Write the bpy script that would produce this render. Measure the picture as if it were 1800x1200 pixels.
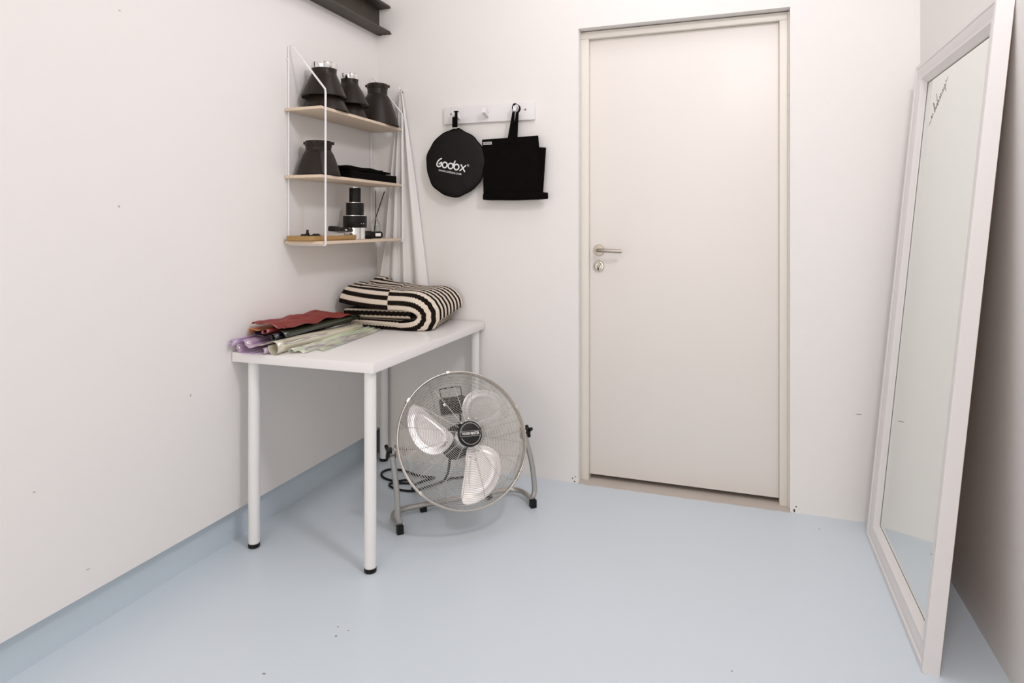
import bpy, bmesh, math, random
from mathutils import Vector, Matrix
random.seed(7)
S = bpy.context.scene
COL = S.collection
PI = math.pi
for o in list(bpy.data.objects):
    bpy.data.objects.remove(o)

# ------------------------------------------------------------------ camera
cd = bpy.data.cameras.new('camera')
cd.sensor_fit = 'HORIZONTAL'
cd.sensor_width = 36.0
cd.lens = 36.0 * 1135.0 / 1800.0
cd.shift_y = -(600 - 395) / 1800.0
cd.clip_start = 0.05
cam = bpy.data.objects.new('camera', cd)
COL.objects.link(cam)
cam.location = (0, 0, 1.21)
cam.rotation_euler = (PI / 2, 0, math.atan2(400, 1135))
S.camera = cam

# ------------------------------------------------------------------ world, lights, exposure
w = bpy.data.worlds.new('world')
S.world = w
w.use_nodes = True
w.node_tree.nodes['Background'].inputs[0].default_value = (1, 1, 1, 1)
w.node_tree.nodes['Background'].inputs[1].default_value = 0.02


def area(name, loc, target, size, power, color):
    l = bpy.data.lights.new(name, 'AREA')
    l.shape = 'RECTANGLE'
    l.size, l.size_y = size
    l.energy = power
    l.color = color
    o = bpy.data.objects.new(name, l)
    COL.objects.link(o)
    o.location = loc
    o.rotation_euler = (Vector(target) - Vector(loc)).to_track_quat('-Z', 'Y').to_euler()
    return o


area('ceiling_key_lamp', (0.50, 1.15, 2.75), (-0.9, 2.0, 0.9), (0.30, 0.30), 19.5, (0.985, 0.955, 1.0))
area('ceiling_panel_lamp', (-0.55, -1.1, 2.96), (-0.55, -1.1, 0), (1.8, 1.8), 24, (0.965, 0.95, 1.0))
area('ceiling_door_lamp', (-0.45, 2.1, 2.96), (-0.45, 2.1, 0), (0.9, 0.9), 8, (0.975, 0.96, 1.0))
area('rear_fill_light', (-0.55, -3.1, 1.25), (-0.7, 2.0, 0.9), (2.2, 2.0), 35, (1.0, 0.915, 0.79))  # added warm fill from behind the camera for the shaded low walls, no window
S.view_settings.view_transform = 'Standard'
S.view_settings.look = 'None'
S.view_settings.gamma = 1.0
S.view_settings.use_curve_mapping = False
S.view_settings.exposure = -0.14


# ------------------------------------------------------------------ materials
def srgb(r, g, b):
    f = lambda c: ((c / 255) / 12.92) if c / 255 <= 0.04045 else (((c / 255) + 0.055) / 1.055) ** 2.4
    return (f(r), f(g), f(b), 1.0)


def new_mat(name):
    m = bpy.data.materials.new(name)
    m.use_nodes = True
    return m, m.node_tree.nodes, m.node_tree.links, m.node_tree.nodes['Principled BSDF']


def mat(name, color, rough=0.5, metal=0.0, bump=0.0, bscale=40.0, var=0.0, vscale=3.0, spec=0.5, stretch=None):
    m, N, L, B = new_mat(name)
    B.inputs['Base Color'].default_value = color
    B.inputs['Roughness'].default_value = rough
    B.inputs['Metallic'].default_value = metal
    B.inputs['Specular IOR Level'].default_value = spec
    tc = N.new('ShaderNodeTexCoord')
    src = tc.outputs['Object']
    if stretch:
        mp = N.new('ShaderNodeMapping')
        mp.inputs['Scale'].default_value = stretch
        L.new(src, mp.inputs['Vector'])
        src = mp.outputs['Vector']
    if var > 0:
        n = N.new('ShaderNodeTexNoise')
        n.inputs['Scale'].default_value = vscale
        n.inputs['Detail'].default_value = 4
        L.new(src, n.inputs['Vector'])
        mx = N.new('ShaderNodeMix')
        mx.data_type = 'RGBA'
        mx.inputs[6].default_value = [c * (1 - var) for c in color[:3]] + [1]
        mx.inputs[7].default_value = [min(1, c * (1 + var)) for c in color[:3]] + [1]
        L.new(n.outputs['Fac'], mx.inputs[0])
        L.new(mx.outputs[2], B.inputs['Base Color'])
    if bump > 0:
        n2 = N.new('ShaderNodeTexNoise')
        n2.inputs['Scale'].default_value = bscale
        n2.inputs['Detail'].default_value = 3
        L.new(src, n2.inputs['Vector'])
        b = N.new('ShaderNodeBump')
        b.inputs['Strength'].default_value = bump
        b.inputs['Distance'].default_value = 0.01
        L.new(n2.outputs['Fac'], b.inputs['Height'])
        L.new(b.outputs['Normal'], B.inputs['Normal'])
    return m


def add_marks(m, marks, color):
    """small scuffs of their own shape: (centre, scale xyz, radius) in object space"""
    N, L = m.node_tree.nodes, m.node_tree.links
    B = N['Principled BSDF']
    tc = N.new('ShaderNodeTexCoord')
    nz = N.new('ShaderNodeTexNoise')
    nz.inputs['Scale'].default_value = 90
    L.new(tc.outputs['Object'], nz.inputs['Vector'])
    acc = None
    for c, sc, r in marks:
        mp = N.new('ShaderNodeVectorMath')
        mp.operation = 'SUBTRACT'
        L.new(tc.outputs['Object'], mp.inputs[0])
        mp.inputs[1].default_value = c
        ml = N.new('ShaderNodeVectorMath')
        ml.operation = 'MULTIPLY'
        L.new(mp.outputs[0], ml.inputs[0])
        ml.inputs[1].default_value = sc
        ln = N.new('ShaderNodeVectorMath')
        ln.operation = 'LENGTH'
        L.new(ml.outputs[0], ln.inputs[0])
        rr = N.new('ShaderNodeMath')
        rr.operation = 'MULTIPLY'
        L.new(nz.outputs['Fac'], rr.inputs[0])
        rr.inputs[1].default_value = r * 2
        lt = N.new('ShaderNodeMath')
        lt.operation = 'LESS_THAN'
        L.new(ln.outputs['Value'], lt.inputs[0])
        L.new(rr.outputs[0], lt.inputs[1])
        if acc is None:
            acc = lt.outputs[0]
        else:
            mx = N.new('ShaderNodeMath')
            mx.operation = 'MAXIMUM'
            L.new(acc, mx.inputs[0])
            L.new(lt.outputs[0], mx.inputs[1])
            acc = mx.outputs[0]
    old = B.inputs['Base Color'].links[0].from_socket if B.inputs['Base Color'].links else None
    mix = N.new('ShaderNodeMix')
    mix.data_type = 'RGBA'
    if old:
        L.new(old, mix.inputs[6])
    else:
        mix.inputs[6].default_value = B.inputs['Base Color'].default_value
    mix.inputs[7].default_value = color
    L.new(acc, mix.inputs[0])
    L.new(mix.outputs[2], B.inputs['Base Color'])


WALLC = (0.857, 0.828, 0.806, 1)
M = {}
M['wall_l'] = mat('left wall paint', WALLC, 0.6, bump=0.04, bscale=60, var=0.012, vscale=2, spec=0.3)
M['wall_b'] = mat('back wall paint', WALLC, 0.6, bump=0.05, bscale=60, var=0.012, vscale=2, spec=0.3)
M['wall'] = mat('wall paint', WALLC, 0.6, bump=0.04, bscale=60, var=0.012, vscale=2, spec=0.3)
M['ceil'] = mat('ceiling paint', (0.84, 0.82, 0.80, 1), 0.7)
M['floor'] = mat('pale blue floor paint', (0.645, 0.712, 0.767, 1), 0.33, bump=0.03, bscale=9, var=0.02, vscale=1.3, spec=0.45)
M['skirt'] = mat('blue skirting paint', (0.60, 0.685, 0.755, 1), 0.45, var=0.04, vscale=6, bump=0.05, bscale=30)
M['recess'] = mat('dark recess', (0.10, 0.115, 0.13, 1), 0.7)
M['thresh'] = mat('beige threshold', (0.56, 0.50, 0.45, 1), 0.55, bump=0.08, bscale=50, var=0.06, vscale=12)
M['door'] = mat('cream door lacquer', (0.82, 0.775, 0.73, 1), 0.42, var=0.008, vscale=3, bump=0.01, bscale=25)
M['jamb'] = mat('cream frame paint', (0.80, 0.755, 0.69, 1), 0.42, var=0.01, vscale=9, bump=0.02, bscale=60)
M['nickel'] = mat('brushed nickel', (0.40, 0.365, 0.32, 1), 0.26, 1.0, var=0.05, vscale=60)
M['lockmetal'] = mat('polished lock metal', (0.52, 0.49, 0.45, 1), 0.16, 1.0, var=0.05, vscale=60)
M['steel'] = mat('dark painted steel', (0.050, 0.039, 0.030, 1), 0.55, bump=0.1, bscale=60, var=0.12, vscale=14)
M['tabletop'] = mat('white foil table top', (0.87, 0.845, 0.83, 1), 0.28, var=0.005, vscale=4)
M['leg'] = mat('white powder coated leg', (0.85, 0.835, 0.82, 1), 0.30, var=0.01, vscale=10)
M['blackp'] = mat('black plastic', (0.0055, 0.0048, 0.0044, 1), 0.42, bump=0.05, bscale=200, spec=0.3)
M['rod'] = mat('white shelf rod', (0.83, 0.82, 0.83, 1), 0.35, var=0.005)
M['birch'] = mat('pale birch', (0.72, 0.575, 0.44, 1), 0.5, var=0.06, vscale=5, stretch=(14, 1.2, 14), bump=0.04, bscale=30)
M['dish'] = mat('matt brown black dish', (0.020, 0.0135, 0.0100, 1), 0.36, bump=0.03, bscale=300, spec=0.24)
M['dish_in'] = mat('dimpled silver dish lining', (0.6, 0.58, 0.55, 1), 0.35, 1.0, bump=0.6, bscale=160)
M['chrome'] = mat('polished chrome', (0.85, 0.84, 0.83, 1), 0.10, 1.0, var=0.02, vscale=30)
M['blackcloth'] = mat('black fabric', (0.0045, 0.0038, 0.0034, 1), 0.9, bump=0.35, bscale=260, spec=0.06)
M['discfab'] = mat('black nylon pouch', (0.0105, 0.0085, 0.0082, 1), 0.6, bump=0.3, bscale=30, spec=0.18)
M['whitep'] = mat('white print', (0.85, 0.84, 0.83, 1), 0.6, var=0.01)
M['greyp'] = mat('grey print', (0.55, 0.53, 0.5, 1), 0.6, var=0.01)
M['tray'] = mat('tan bamboo tray', (0.40, 0.235, 0.08, 1), 0.45, var=0.10, vscale=6, stretch=(20, 2, 20))
M['drape'] = mat('white cotton drape', (0.80, 0.775, 0.755, 1), 0.85, bump=0.12, bscale=220, spec=0.1)
M['board'] = mat('white rack paint', (0.82, 0.80, 0.80, 1), 0.42, var=0.01, vscale=8)
M['brass'] = mat('dull brass screw', (0.30, 0.25, 0.17, 1), 0.35, 1.0, var=0.05)
M['fansteel'] = mat('chromed steel wire', (0.62, 0.585, 0.54, 1), 0.34, 1.0, var=0.03, vscale=30)
M['tube'] = mat('silver stand tube', (0.52, 0.49, 0.455, 1), 0.30, 0.85, var=0.06, vscale=20)
M['blade'] = mat('bright aluminium blade', (0.93, 0.91, 0.92, 1), 0.34, 0.8, var=0.02, vscale=40)
M['mframe'] = mat('white mirror frame', (0.775, 0.745, 0.735, 1), 0.36, var=0.01, vscale=7, bump=0.02, bscale=40)
M['mdf'] = mat('raw brown board', (0.36, 0.19, 0.09, 1), 0.7, var=0.1, vscale=20)
M['mirror'] = mat('silvered mirror glass', (0.845, 0.87, 0.845, 1), 0.012, 1.0, var=0.004, vscale=2)
M['ink'] = mat('dark marker ink', (0.05, 0.045, 0.045, 1), 0.6, var=0.1)
M['paper'] = mat('pale paper', (0.6, 0.57, 0.54, 1), 0.7, var=0.02)
M['reed'] = mat('black reed', (0.012, 0.010, 0.009, 1), 0.7, bump=0.1, bscale=200)

add_marks(M['wall_l'], [((-1.79, 1.465, 1.866), (1, 1, 1.6), .0042), ((-1.79, 1.463, 1.267), (1, 1, 1), .004),
                        ((-1.79, 1.211, .491), (1, .5, .9), .0018), ((-1.79, 1.364, .207), (1, .4, 1.5), .0022),
                        ((-1.79, 1.736, .62), (1, .8, .8), .003)], (0.50, 0.46, 0.44, 1))
add_marks(M['wall_b'], [((.458, 2.955, .437), (.28, 1, 2.2), .0030)], (0.30, 0.27, 0.25, 1))
add_marks(M['wall_b'], [((-.740, 2.955, .020), (1.2, 1, 1), .0032), ((-.727, 2.955, .028), (1, 1, 1), .0032),
                        ((-.731, 2.955, .006), (.7, 1, 1), .0030), ((.217, 2.955, .009), (1, 1, .5), .0032),
                        ((.224, 2.955, .026), (1, 1, 1), .0026)], (0.05, 0.04, 0.035, 1))
add_marks(M['door'], [((.099, 3.03, .364), (1.6, 1, .45), .0026), ((.124, 3.03, .257), (1.6, 1, .35), .003),
                      ((.096, 3.03, .232), (1.5, 1, .5), .002), ((.136, 3.03, .199), (1.5, 1, .5), .002),
                      ((.064, 3.03, 1.302), (1, 1, 1), .0022)], (0.30, 0.25, 0.2, 1))
add_marks(M['floor'], [((-1.12, 1.62, 0), (1, 1, 1), .004), ((-1.14, 1.66, 0), (1, 1, 1), .003), ((-1.10, 1.655, 0), (1, 1, 1), .0028),
                       ((-1.21, 1.42, 0), (.6, 1, 1), .003), ((-.85, 1.32, 0), (.5, 1, 1), .003), ((-.02, 1.85, 0), (1, 1, 1), .003),
                       ((.30, 2.83, 0), (.8, 1, 1), .004)], (0.25, 0.25, 0.26, 1))


def film_mat(name, stops, alpha, rough=0.15, gloss=0.22, clear=0.65, facing=0.55, streak=26.0):
    """thin see-through film whose tint turns with the viewing angle and drifts in streaks, as coated film does"""
    m, N, L, B = new_mat(name)
    out = N['Material Output']
    N.remove(B)
    lw = N.new('ShaderNodeLayerWeight')
    lw.inputs['Blend'].default_value = 0.5
    tc = N.new('ShaderNodeTexCoord')
    mp = N.new('ShaderNodeMapping')
    mp.inputs['Scale'].default_value = (streak, 1.6, streak)
    L.new(tc.outputs['Object'], mp.inputs['Vector'])
    nz = N.new('ShaderNodeTexNoise')
    nz.inputs['Scale'].default_value = 1.6
    nz.inputs['Detail'].default_value = 2
    L.new(mp.outputs['Vector'], nz.inputs['Vector'])
    a = N.new('ShaderNodeMath')
    a.operation = 'MULTIPLY'
    a.inputs[1].default_value = facing
    L.new(lw.outputs['Facing'], a.inputs[0])
    ad = N.new('ShaderNodeMath')
    ad.operation = 'MULTIPLY_ADD'
    L.new(nz.outputs['Fac'], ad.inputs[0])
    ad.inputs[1].default_value = 1.5 * (1 - facing * .5)
    L.new(a.outputs[0], ad.inputs[2])
    sb = N.new('ShaderNodeMath')
    sb.operation = 'SUBTRACT'
    L.new(ad.outputs[0], sb.inputs[0])
    sb.inputs[1].default_value = 0.35
    cr = N.new('ShaderNodeValToRGB')
    e = cr.color_ramp.elements
    while len(e) < len(stops):
        e.new(0.5)
    for k, (p, c) in enumerate(stops):
        e[k].position = p
        e[k].color = c
    L.new(sb.outputs[0], cr.inputs['Fac'])
    lt = N.new('ShaderNodeMix')
    lt.data_type = 'RGBA'
    lt.inputs[0].default_value = clear
    lt.inputs[7].default_value = (1, 1, 1, 1)
    L.new(cr.outputs['Color'], lt.inputs[6])
    tr = N.new('ShaderNodeBsdfTransparent')
    L.new(lt.outputs[2], tr.inputs['Color'])
    gl = N.new('ShaderNodeBsdfGlossy')
    gl.inputs['Roughness'].default_value = rough
    gl.inputs['Color'].default_value = (.9, .9, .9, 1)
    d0 = N.new('ShaderNodeBsdfDiffuse')
    t0 = N.new('ShaderNodeBsdfTranslucent')
    df = N.new('ShaderNodeMixShader')
    df.inputs[0].default_value = 0.22 if clear > 0.2 else 0.1
    for n in (d0, t0):
        L.new(cr.outputs['Color'], n.inputs['Color'])
    L.new(d0.outputs[0], df.inputs[1])
    L.new(t0.outputs[0], df.inputs[2])
    m1 = N.new('ShaderNodeMixShader')
    m1.inputs[0].default_value = gloss
    L.new(df.outputs[0], m1.inputs[1])
    L.new(gl.outputs[0], m1.inputs[2])
    m2 = N.new('ShaderNodeMixShader')
    m2.inputs[0].default_value = alpha
    L.new(tr.outputs[0], m2.inputs[1])
    L.new(m1.outputs[0], m2.inputs[2])
    L.new(m2.outputs[0], out.inputs['Surface'])
    return m


M['film_violet'] = film_mat('violet sheen film', [(0.0, srgb(238, 230, 238)), (0.3, srgb(240, 212, 234)), (0.48, srgb(196, 160, 218)), (0.6, srgb(236, 230, 226)), (0.85, srgb(228, 205, 238)), (1.0, srgb(238, 242, 222))], 0.60, clear=0.9, gloss=0.3, rough=.12, facing=.35)
M['film_green'] = film_mat('green yellow sheen film', [(0.0, srgb(238, 242, 228)), (0.34, srgb(228, 244, 205)), (0.47, srgb(244, 246, 222)), (0.55, srgb(165, 122, 160)), (0.62, srgb(220, 246, 230)), (1.0, srgb(236, 248, 246))], 0.82, clear=0.92, gloss=0.32, rough=.10, facing=.2, streak=60)
M['film_cream'] = film_mat('cream sheen film', [(0.0, srgb(242, 236, 220)), (0.4, srgb(246, 236, 215)), (0.5, srgb(236, 244, 200)), (0.58, srgb(172, 140, 168)), (0.66, srgb(236, 242, 215)), (1.0, srgb(244, 246, 234))], 0.80, clear=0.92, gloss=0.3, rough=.10, facing=.25, streak=56)
M['film_red'] = film_mat('red film', [(0.0, srgb(128, 30, 28)), (0.5, srgb(148, 42, 38)), (1.0, srgb(165, 62, 56))], 0.85, rough=0.36, gloss=0.17, clear=0.0)
M['film_orange'] = film_mat('orange film', [(0.0, srgb(240, 165, 110)), (1.0, srgb(245, 185, 140))], 0.6, gloss=.1, clear=.3)
M['film_dark'] = film_mat('dark blue film', [(0.0, srgb(12, 11, 18)), (0.55, srgb(16, 14, 30)), (0.75, srgb(48, 42, 100)), (1.0, srgb(40, 45, 60))], 0.95, gloss=.12, clear=0)
M['film_darkgreen'] = film_mat('dark green film', [(0.0, srgb(30, 36, 26)), (0.5, srgb(46, 52, 36)), (0.75, srgb(25, 25, 30)), (1.0, srgb(90, 105, 70))], 0.93, gloss=.12, clear=0)

# clear glass
m, N, L, B = new_mat('clear glass')
B.inputs['Base Color'].default_value = (0.93, 0.95, 0.92, 1)
B.inputs['Roughness'].default_value = 0.02
B.inputs['Transmission Weight'].default_value = 1.0
B.inputs['IOR'].default_value = 1.45
M['glass'] = m

# striped rug: bands counted along v, phase flips at a seam along u, toothed band edges
m, N, L, B = new_mat('black and cream striped knit')
uv = N.new('ShaderNodeUVMap')
uv.uv_map = 'UVMap'
sx = N.new('ShaderNodeSeparateXYZ')
L.new(uv.outputs['UV'], sx.inputs[0])


def mth(op, a, b=None, c=None):
    n = N.new('ShaderNodeMath')
    n.operation = op
    for i, v in enumerate((a, b, c)):
        if v is None:
            continue
        if isinstance(v, (int, float)):
            n.inputs[i].default_value = v
        else:
            L.new(v, n.inputs[i])
    return n.outputs[0]


U_, V_ = sx.outputs[0], sx.outputs[1]
tooth = mth('MULTIPLY', mth('PINGPONG', mth('MULTIPLY', U_, 260.0), 1.0), 0.17)
seam = mth('GREATER_THAN', mth('ADD', U_, mth('MULTIPLY', V_, 0.0030)), 0.262)
band = mth('FLOOR', mth('ADD', mth('ADD', V_, tooth), seam))
odd = mth('MODULO', band, 2.0)
mx = N.new('ShaderNodeMix')
mx.data_type = 'RGBA'
mx.inputs[6].default_value = (0.013, 0.009, 0.007, 1)
mx.inputs[7].default_value = (0.80, 0.70, 0.585, 1)
L.new(odd, mx.inputs[0])
L.new(mx.outputs[2], B.inputs['Base Color'])
B.inputs['Roughness'].default_value = 0.95
B.inputs['Specular IOR Level'].default_value = 0.1
bp = N.new('ShaderNodeBump')
bp.inputs['Strength'].default_value = 0.5
bp.inputs['Distance'].default_value = 0.003
rib = mth('MULTIPLY', mth('SINE', mth('MULTIPLY', U_, 816.0)), mth('SINE', mth('MULTIPLY', V_, 18.8)))
L.new(rib, bp.inputs['Height'])
L.new(bp.outputs['Normal'], B.inputs['Normal'])
M['rug'] = m


# ------------------------------------------------------------------ mesh helpers
class MB:
    def __init__(s):
        s.v, s.f, s.uv = [], [], None

    def add(s, vs, fs):
        k = len(s.v)
        s.v += [Vector(p) for p in vs]
        s.f += [tuple(i + k for i in f) for f in fs]
        return s

    def box(s, lo, hi, bevel=0.0, mtx=None):
        bm = bmesh.new()
        bmesh.ops.create_cube(bm, size=1)
        for q in bm.verts:
            q.co = Vector([(lo[i] + hi[i]) / 2 + q.co[i] * (hi[i] - lo[i]) for i in range(3)])
        if bevel:
            bmesh.ops.bevel(bm, geom=list(bm.edges), offset=bevel, segments=2, affect='EDGES', profile=0.6)
        if mtx:
            bmesh.ops.transform(bm, matrix=mtx, verts=bm.verts)
        bm.verts.index_update()
        s.add([q.co.copy() for q in bm.verts], [[q.index for q in f.verts] for f in bm.faces])
        bm.free()
        return s

    def lathe(s, prof, n=40, mtx=None, cap=True):
        """prof: list of (r, z); closed around z"""
        mtx = mtx or Matrix()
        vs, fs = [], []
        for r, z in prof:
            for k in range(n):
                a = 2 * PI * k / n
                vs.append(mtx @ Vector((r * math.cos(a), r * math.sin(a), z)))
        for i in range(len(prof) - 1):
            for k in range(n):
                fs.append((i * n + k, i * n + (k + 1) % n, (i + 1) * n + (k + 1) % n, (i + 1) * n + k))
        if cap:
            fs.append(tuple(reversed(range(n))))
            fs.append(tuple(range((len(prof) - 1) * n, len(prof) * n)))
        return s.add(vs, fs)

    def tube(s, pts, r, n=8, cap=True, closed=False):
        pts = [Vector(p) for p in pts]
        rs = r if isinstance(r, (list, tuple)) else [r] * len(pts)
        vs, fs = [], []
        up = None
        m = len(pts)
        for i, p in enumerate(pts):
            if closed:
                t = pts[(i + 1) % m] - pts[i - 1]
            else:
                t = pts[min(i + 1, m - 1)] - pts[max(i - 1, 0)]
            t.normalize()
            if up is None:
                up = Vector((0, 0, 1)) if abs(t.z) < 0.9 else Vector((1, 0, 0))
            a = up - t * up.dot(t)
            if a.length < 1e-5:
                a = Vector((1, 0, 0)) - t * t.x
            a.normalize()
            up = a
            b = t.cross(a)
            for k in range(n):
                an = 2 * PI * k / n
                vs.append(p + (a * math.cos(an) + b * math.sin(an)) * rs[i])
        for i in range(m if closed else m - 1):
            j = (i + 1) % m
            for k in range(n):
                fs.append((i * n + k, i * n + (k + 1) % n, j * n + (k + 1) % n, j * n + k))
        if cap and not closed:
            fs.append(tuple(reversed(range(n))))
            fs.append(tuple(range((m - 1) * n, m * n)))
        return s.add(vs, fs)

    def cyl(s, p, q, r, n=20, r2=None):
        return s.tube([p, q], [r, r if r2 is None else r2], n)

    def prism(s, poly, d, mtx=None):
        """2D outline (x, y) extruded from z=0 to z=d, then placed by mtx"""
        mtx = mtx or Matrix()
        n = len(poly)
        vs = [mtx @ Vector((x, y, 0)) for x, y in poly] + [mtx @ Vector((x, y, d)) for x, y in poly]
        fs = [tuple(reversed(range(n))), tuple(range(n, 2 * n))]
        fs += [(i, (i + 1) % n, n + (i + 1) % n, n + i) for i in range(n)]
        return s.add(vs, fs)

    def grid(s, fn, nu, nv):
        vs = [fn(i / nu, j / nv) for j in range(nv + 1) for i in range(nu + 1)]
        fs = [(j * (nu + 1) + i, j * (nu + 1) + i + 1, (j + 1) * (nu + 1) + i + 1, (j + 1) * (nu + 1) + i) for j in range(nv) for i in range(nu)]
        return s.add(vs, fs)

    def stroke(s, pts, wd, mtx, d=0.0004):
        """flat pen stroke with round ends in the xy plane of mtx, one ribbon without overlaps"""
        pts = [Vector((p[0], p[1])) for p in pts]
        pts = [p for i, p in enumerate(pts) if i == 0 or (p - pts[i - 1]).length > 1e-7]
        s.ns = getattr(s, 'ns', 0) + 1
        z = d + s.ns * 4e-5
        m = len(pts)
        closed = (pts[0] - pts[-1]).length < 1e-6
        vs, fs = [], []
        for i, p in enumerate(pts):
            if closed:
                t = pts[(i + 1) % (m - 1)] - pts[(i - 1) % (m - 1)]
            else:
                t = pts[min(i + 1, m - 1)] - pts[max(i - 1, 0)]
            nr = Vector((-t.y, t.x)).normalized() * wd / 2
            vs += [(p.x + nr.x, p.y + nr.y, z), (p.x - nr.x, p.y - nr.y, z)]
        for i in range(m - 1):
            fs.append((2 * i + 1, 2 * i + 3, 2 * i + 2, 2 * i))
        if not closed:
            for e, nx, ia in ((0, 1, 0), (m - 1, m - 2, 2 * m - 2)):
                t = (pts[e] - pts[nx]).normalized()
                nr = Vector((-t.y, t.x))
                k = len(vs)
                n = 6
                for q in range(n + 1):
                    a = PI * q / n
                    v = pts[e] + (nr * math.cos(a) + t * math.sin(a)) * wd / 2
                    vs.append((v.x, v.y, z))
                fs.append(tuple(reversed(range(k, k + n + 1))))
        return s.add([mtx @ Vector(v) for v in vs], fs)

    def build(s, name, material, parent=None, smooth=35, uvs=None):
        me = bpy.data.meshes.new(name)
        off = Vector((0, 0, 0))
        q = parent
        while q is not None:
            off += q.location
            q = q.parent
        me.from_pydata([p - off for p in s.v], [], s.f)
        if uvs:
            ul = me.uv_layers.new(name='UVMap')
            for lp in me.loops:
                ul.data[lp.index].uv = uvs[lp.vertex_index]
        bm = bmesh.new()
        bm.from_mesh(me)
        if not uvs:
            bmesh.ops.recalc_face_normals(bm, faces=bm.faces)
        bm.to_mesh(me)
        bm.free()
        me.materials.append(material)
        if smooth:
            for p in me.polygons:
                p.use_smooth = True
            me.set_sharp_from_angle(angle=math.radians(smooth))
        o = bpy.data.objects.new(name, me)
        COL.objects.link(o)
        o.parent = parent
        return o


def catmull(pts, n=8, closed=False):
    pts = [Vector(p) for p in pts]
    out = []
    m = len(pts)
    for i in range(m if closed else m - 1):
        if closed:
            p0, p1, p2, p3 = pts[i - 1], pts[i], pts[(i + 1) % m], pts[(i + 2) % m]
        else:
            p0, p1, p2, p3 = pts[max(i - 1, 0)], pts[i], pts[i + 1], pts[min(i + 2, m - 1)]
        for k in range(n):
            t = k / n
            out.append(0.5 * ((2 * p1) + (p2 - p0) * t + (2 * p0 - 5 * p1 + 4 * p2 - p3) * t * t + (-p0 + 3 * p1 - 3 * p2 + p3) * t ** 3))
    if not closed:
        out.append(pts[-1])
    return out


def thing(name, label, cat, loc, group=None):
    o = bpy.data.objects.new(name, None)
    o.empty_display_size = 0.05
    COL.objects.link(o)
    o.location = loc
    o['label'] = label
    o['category'] = cat
    if group:
        o['group'] = group
    return o


def tag(o, label, cat, group=None):
    o['label'] = label
    o['category'] = cat
    if group:
        o['group'] = group
    return o


def struct(o):
    o['kind'] = 'structure'
    return o


def frame(origin, x, y):
    """matrix whose x and y axes are given"""
    x = Vector(x).normalized()
    y = Vector(y)
    y = (y - x * y.dot(x)).normalized()
    z = x.cross(y)
    mt = Matrix((x, y, z)).transposed().to_4x4()
    mt.translation = Vector(origin)
    return mt


def text(name, body, width, mtx, material, parent, bold=0.0, depth=0.0004):
    c = bpy.data.curves.new(name, 'FONT')
    c.body = body
    c.size = 1.0
    c.offset = bold
    c.align_x = 'CENTER'
    c.align_y = 'CENTER'
    c.resolution_u = 3
    o = bpy.data.objects.new(name, c)
    COL.objects.link(o)
    dg = bpy.context.evaluated_depsgraph_get()
    dg.update()
    me = bpy.data.meshes.new_from_object(o.evaluated_get(dg))
    vs = [v.co.copy() for v in me.vertices]
    fs = [tuple(p.vertices) for p in me.polygons]
    bpy.data.objects.remove(o)
    w_ = max(v.x for v in vs) - min(v.x for v in vs)
    k = width / w_
    mb = MB()
    mb.add([mtx @ Vector((v.x * k, v.y * k, depth)) for v in vs], fs)
    return mb.build(name, material, parent, smooth=0)


def copy_thing(src, loc, label, group=None):
    r = src.copy()
    COL.objects.link(r)
    r.location = loc
    r['label'] = label
    if group:
        r['group'] = group
    for ch in list(src.children):
        c = ch.copy()
        COL.objects.link(c)
        c.parent = r
        for g in ch.children:
            d = g.copy()
            COL.objects.link(d)
            d.parent = c
    return r


# ------------------------------------------------------------------ the room
YB, XL, XR = 2.955, -1.79, 0.676
YR, ZC = -3.2, 3.0
DX0, DX1, DZ = -0.711, 0.201, 2.128
struct(MB().box((-1.95, YR - .1, -.06), (.80, 3.4, 0)).build('floor', M['floor'], smooth=0))
struct(MB().box((-1.95, YR - .1, ZC), (.80, 3.4, ZC + .06)).build('ceiling', M['ceil'], smooth=0))
struct(MB().box((XL - .15, YR, .135), (XL, 3.12, ZC)).build('wall_left', M['wall_l'], smooth=0))
struct(MB().box((XR, YR, 0), (XR + .12, 3.12, ZC)).build('wall_right', M['wall'], smooth=0))
struct(MB().box((-1.95, YR - .1, 0), (.80, YR, ZC)).build('wall_rear', M['wall'], smooth=0))
wb = MB()
wb.box((-1.95, YB, .15), (-1.735, 3.2, ZC))
wb.box((-1.735, YB, 0), (DX0, 3.2, ZC))
wb.box((DX0, YB, DZ), (DX1, 3.2, ZC))
wb.box((DX1, YB, 0), (.80, 3.2, ZC))
wb.box((DX0, 3.12, 0), (DX1, 3.2, DZ))
struct(wb.build('wall_back', M['wall_b'], smooth=0))
bb = struct(MB().box((-1.93, YR, 0), (-1.832, 3.0, .135)).build('baseboard_left', M['skirt'], smooth=0))
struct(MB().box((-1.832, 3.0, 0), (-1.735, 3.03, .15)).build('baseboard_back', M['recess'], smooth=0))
th = MB()
vs = []
for k in range(41):
    x = DX0 - .004 + (DX1 - DX0 + .008) * k / 40
    vs.append((x, YB - .004 + .004 * math.sin(k * 1.7) * math.sin(k * .37 + 1), 0))
poly = [(v[0], v[1]) for v in vs] + [(DX1, 3.12), (DX0, 3.12)]
th.prism(poly, .0018)
struct(th.build('trim_threshold', M['thresh'], smooth=0))

# door with its frame
dr = bpy.data.objects.new('door_1', None)
COL.objects.link(dr)
dr.location = (-.255, 3.03, 0)
struct(dr)
FY = YB + .05
MB().box((DX0, FY, .002), (-.674, 3.10, 2.09), .0015).build('door_jamb', M['jamb'], dr)
MB().box((.162, FY, .002), (DX1 - .006, 3.10, 2.09), .0015).build('door_jamb', M['jamb'], dr)
MB().box((DX0, FY, 2.0905), (DX1 - .006, 3.10, DZ - .004), .0015).build('door_head', M['jamb'], dr)
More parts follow.
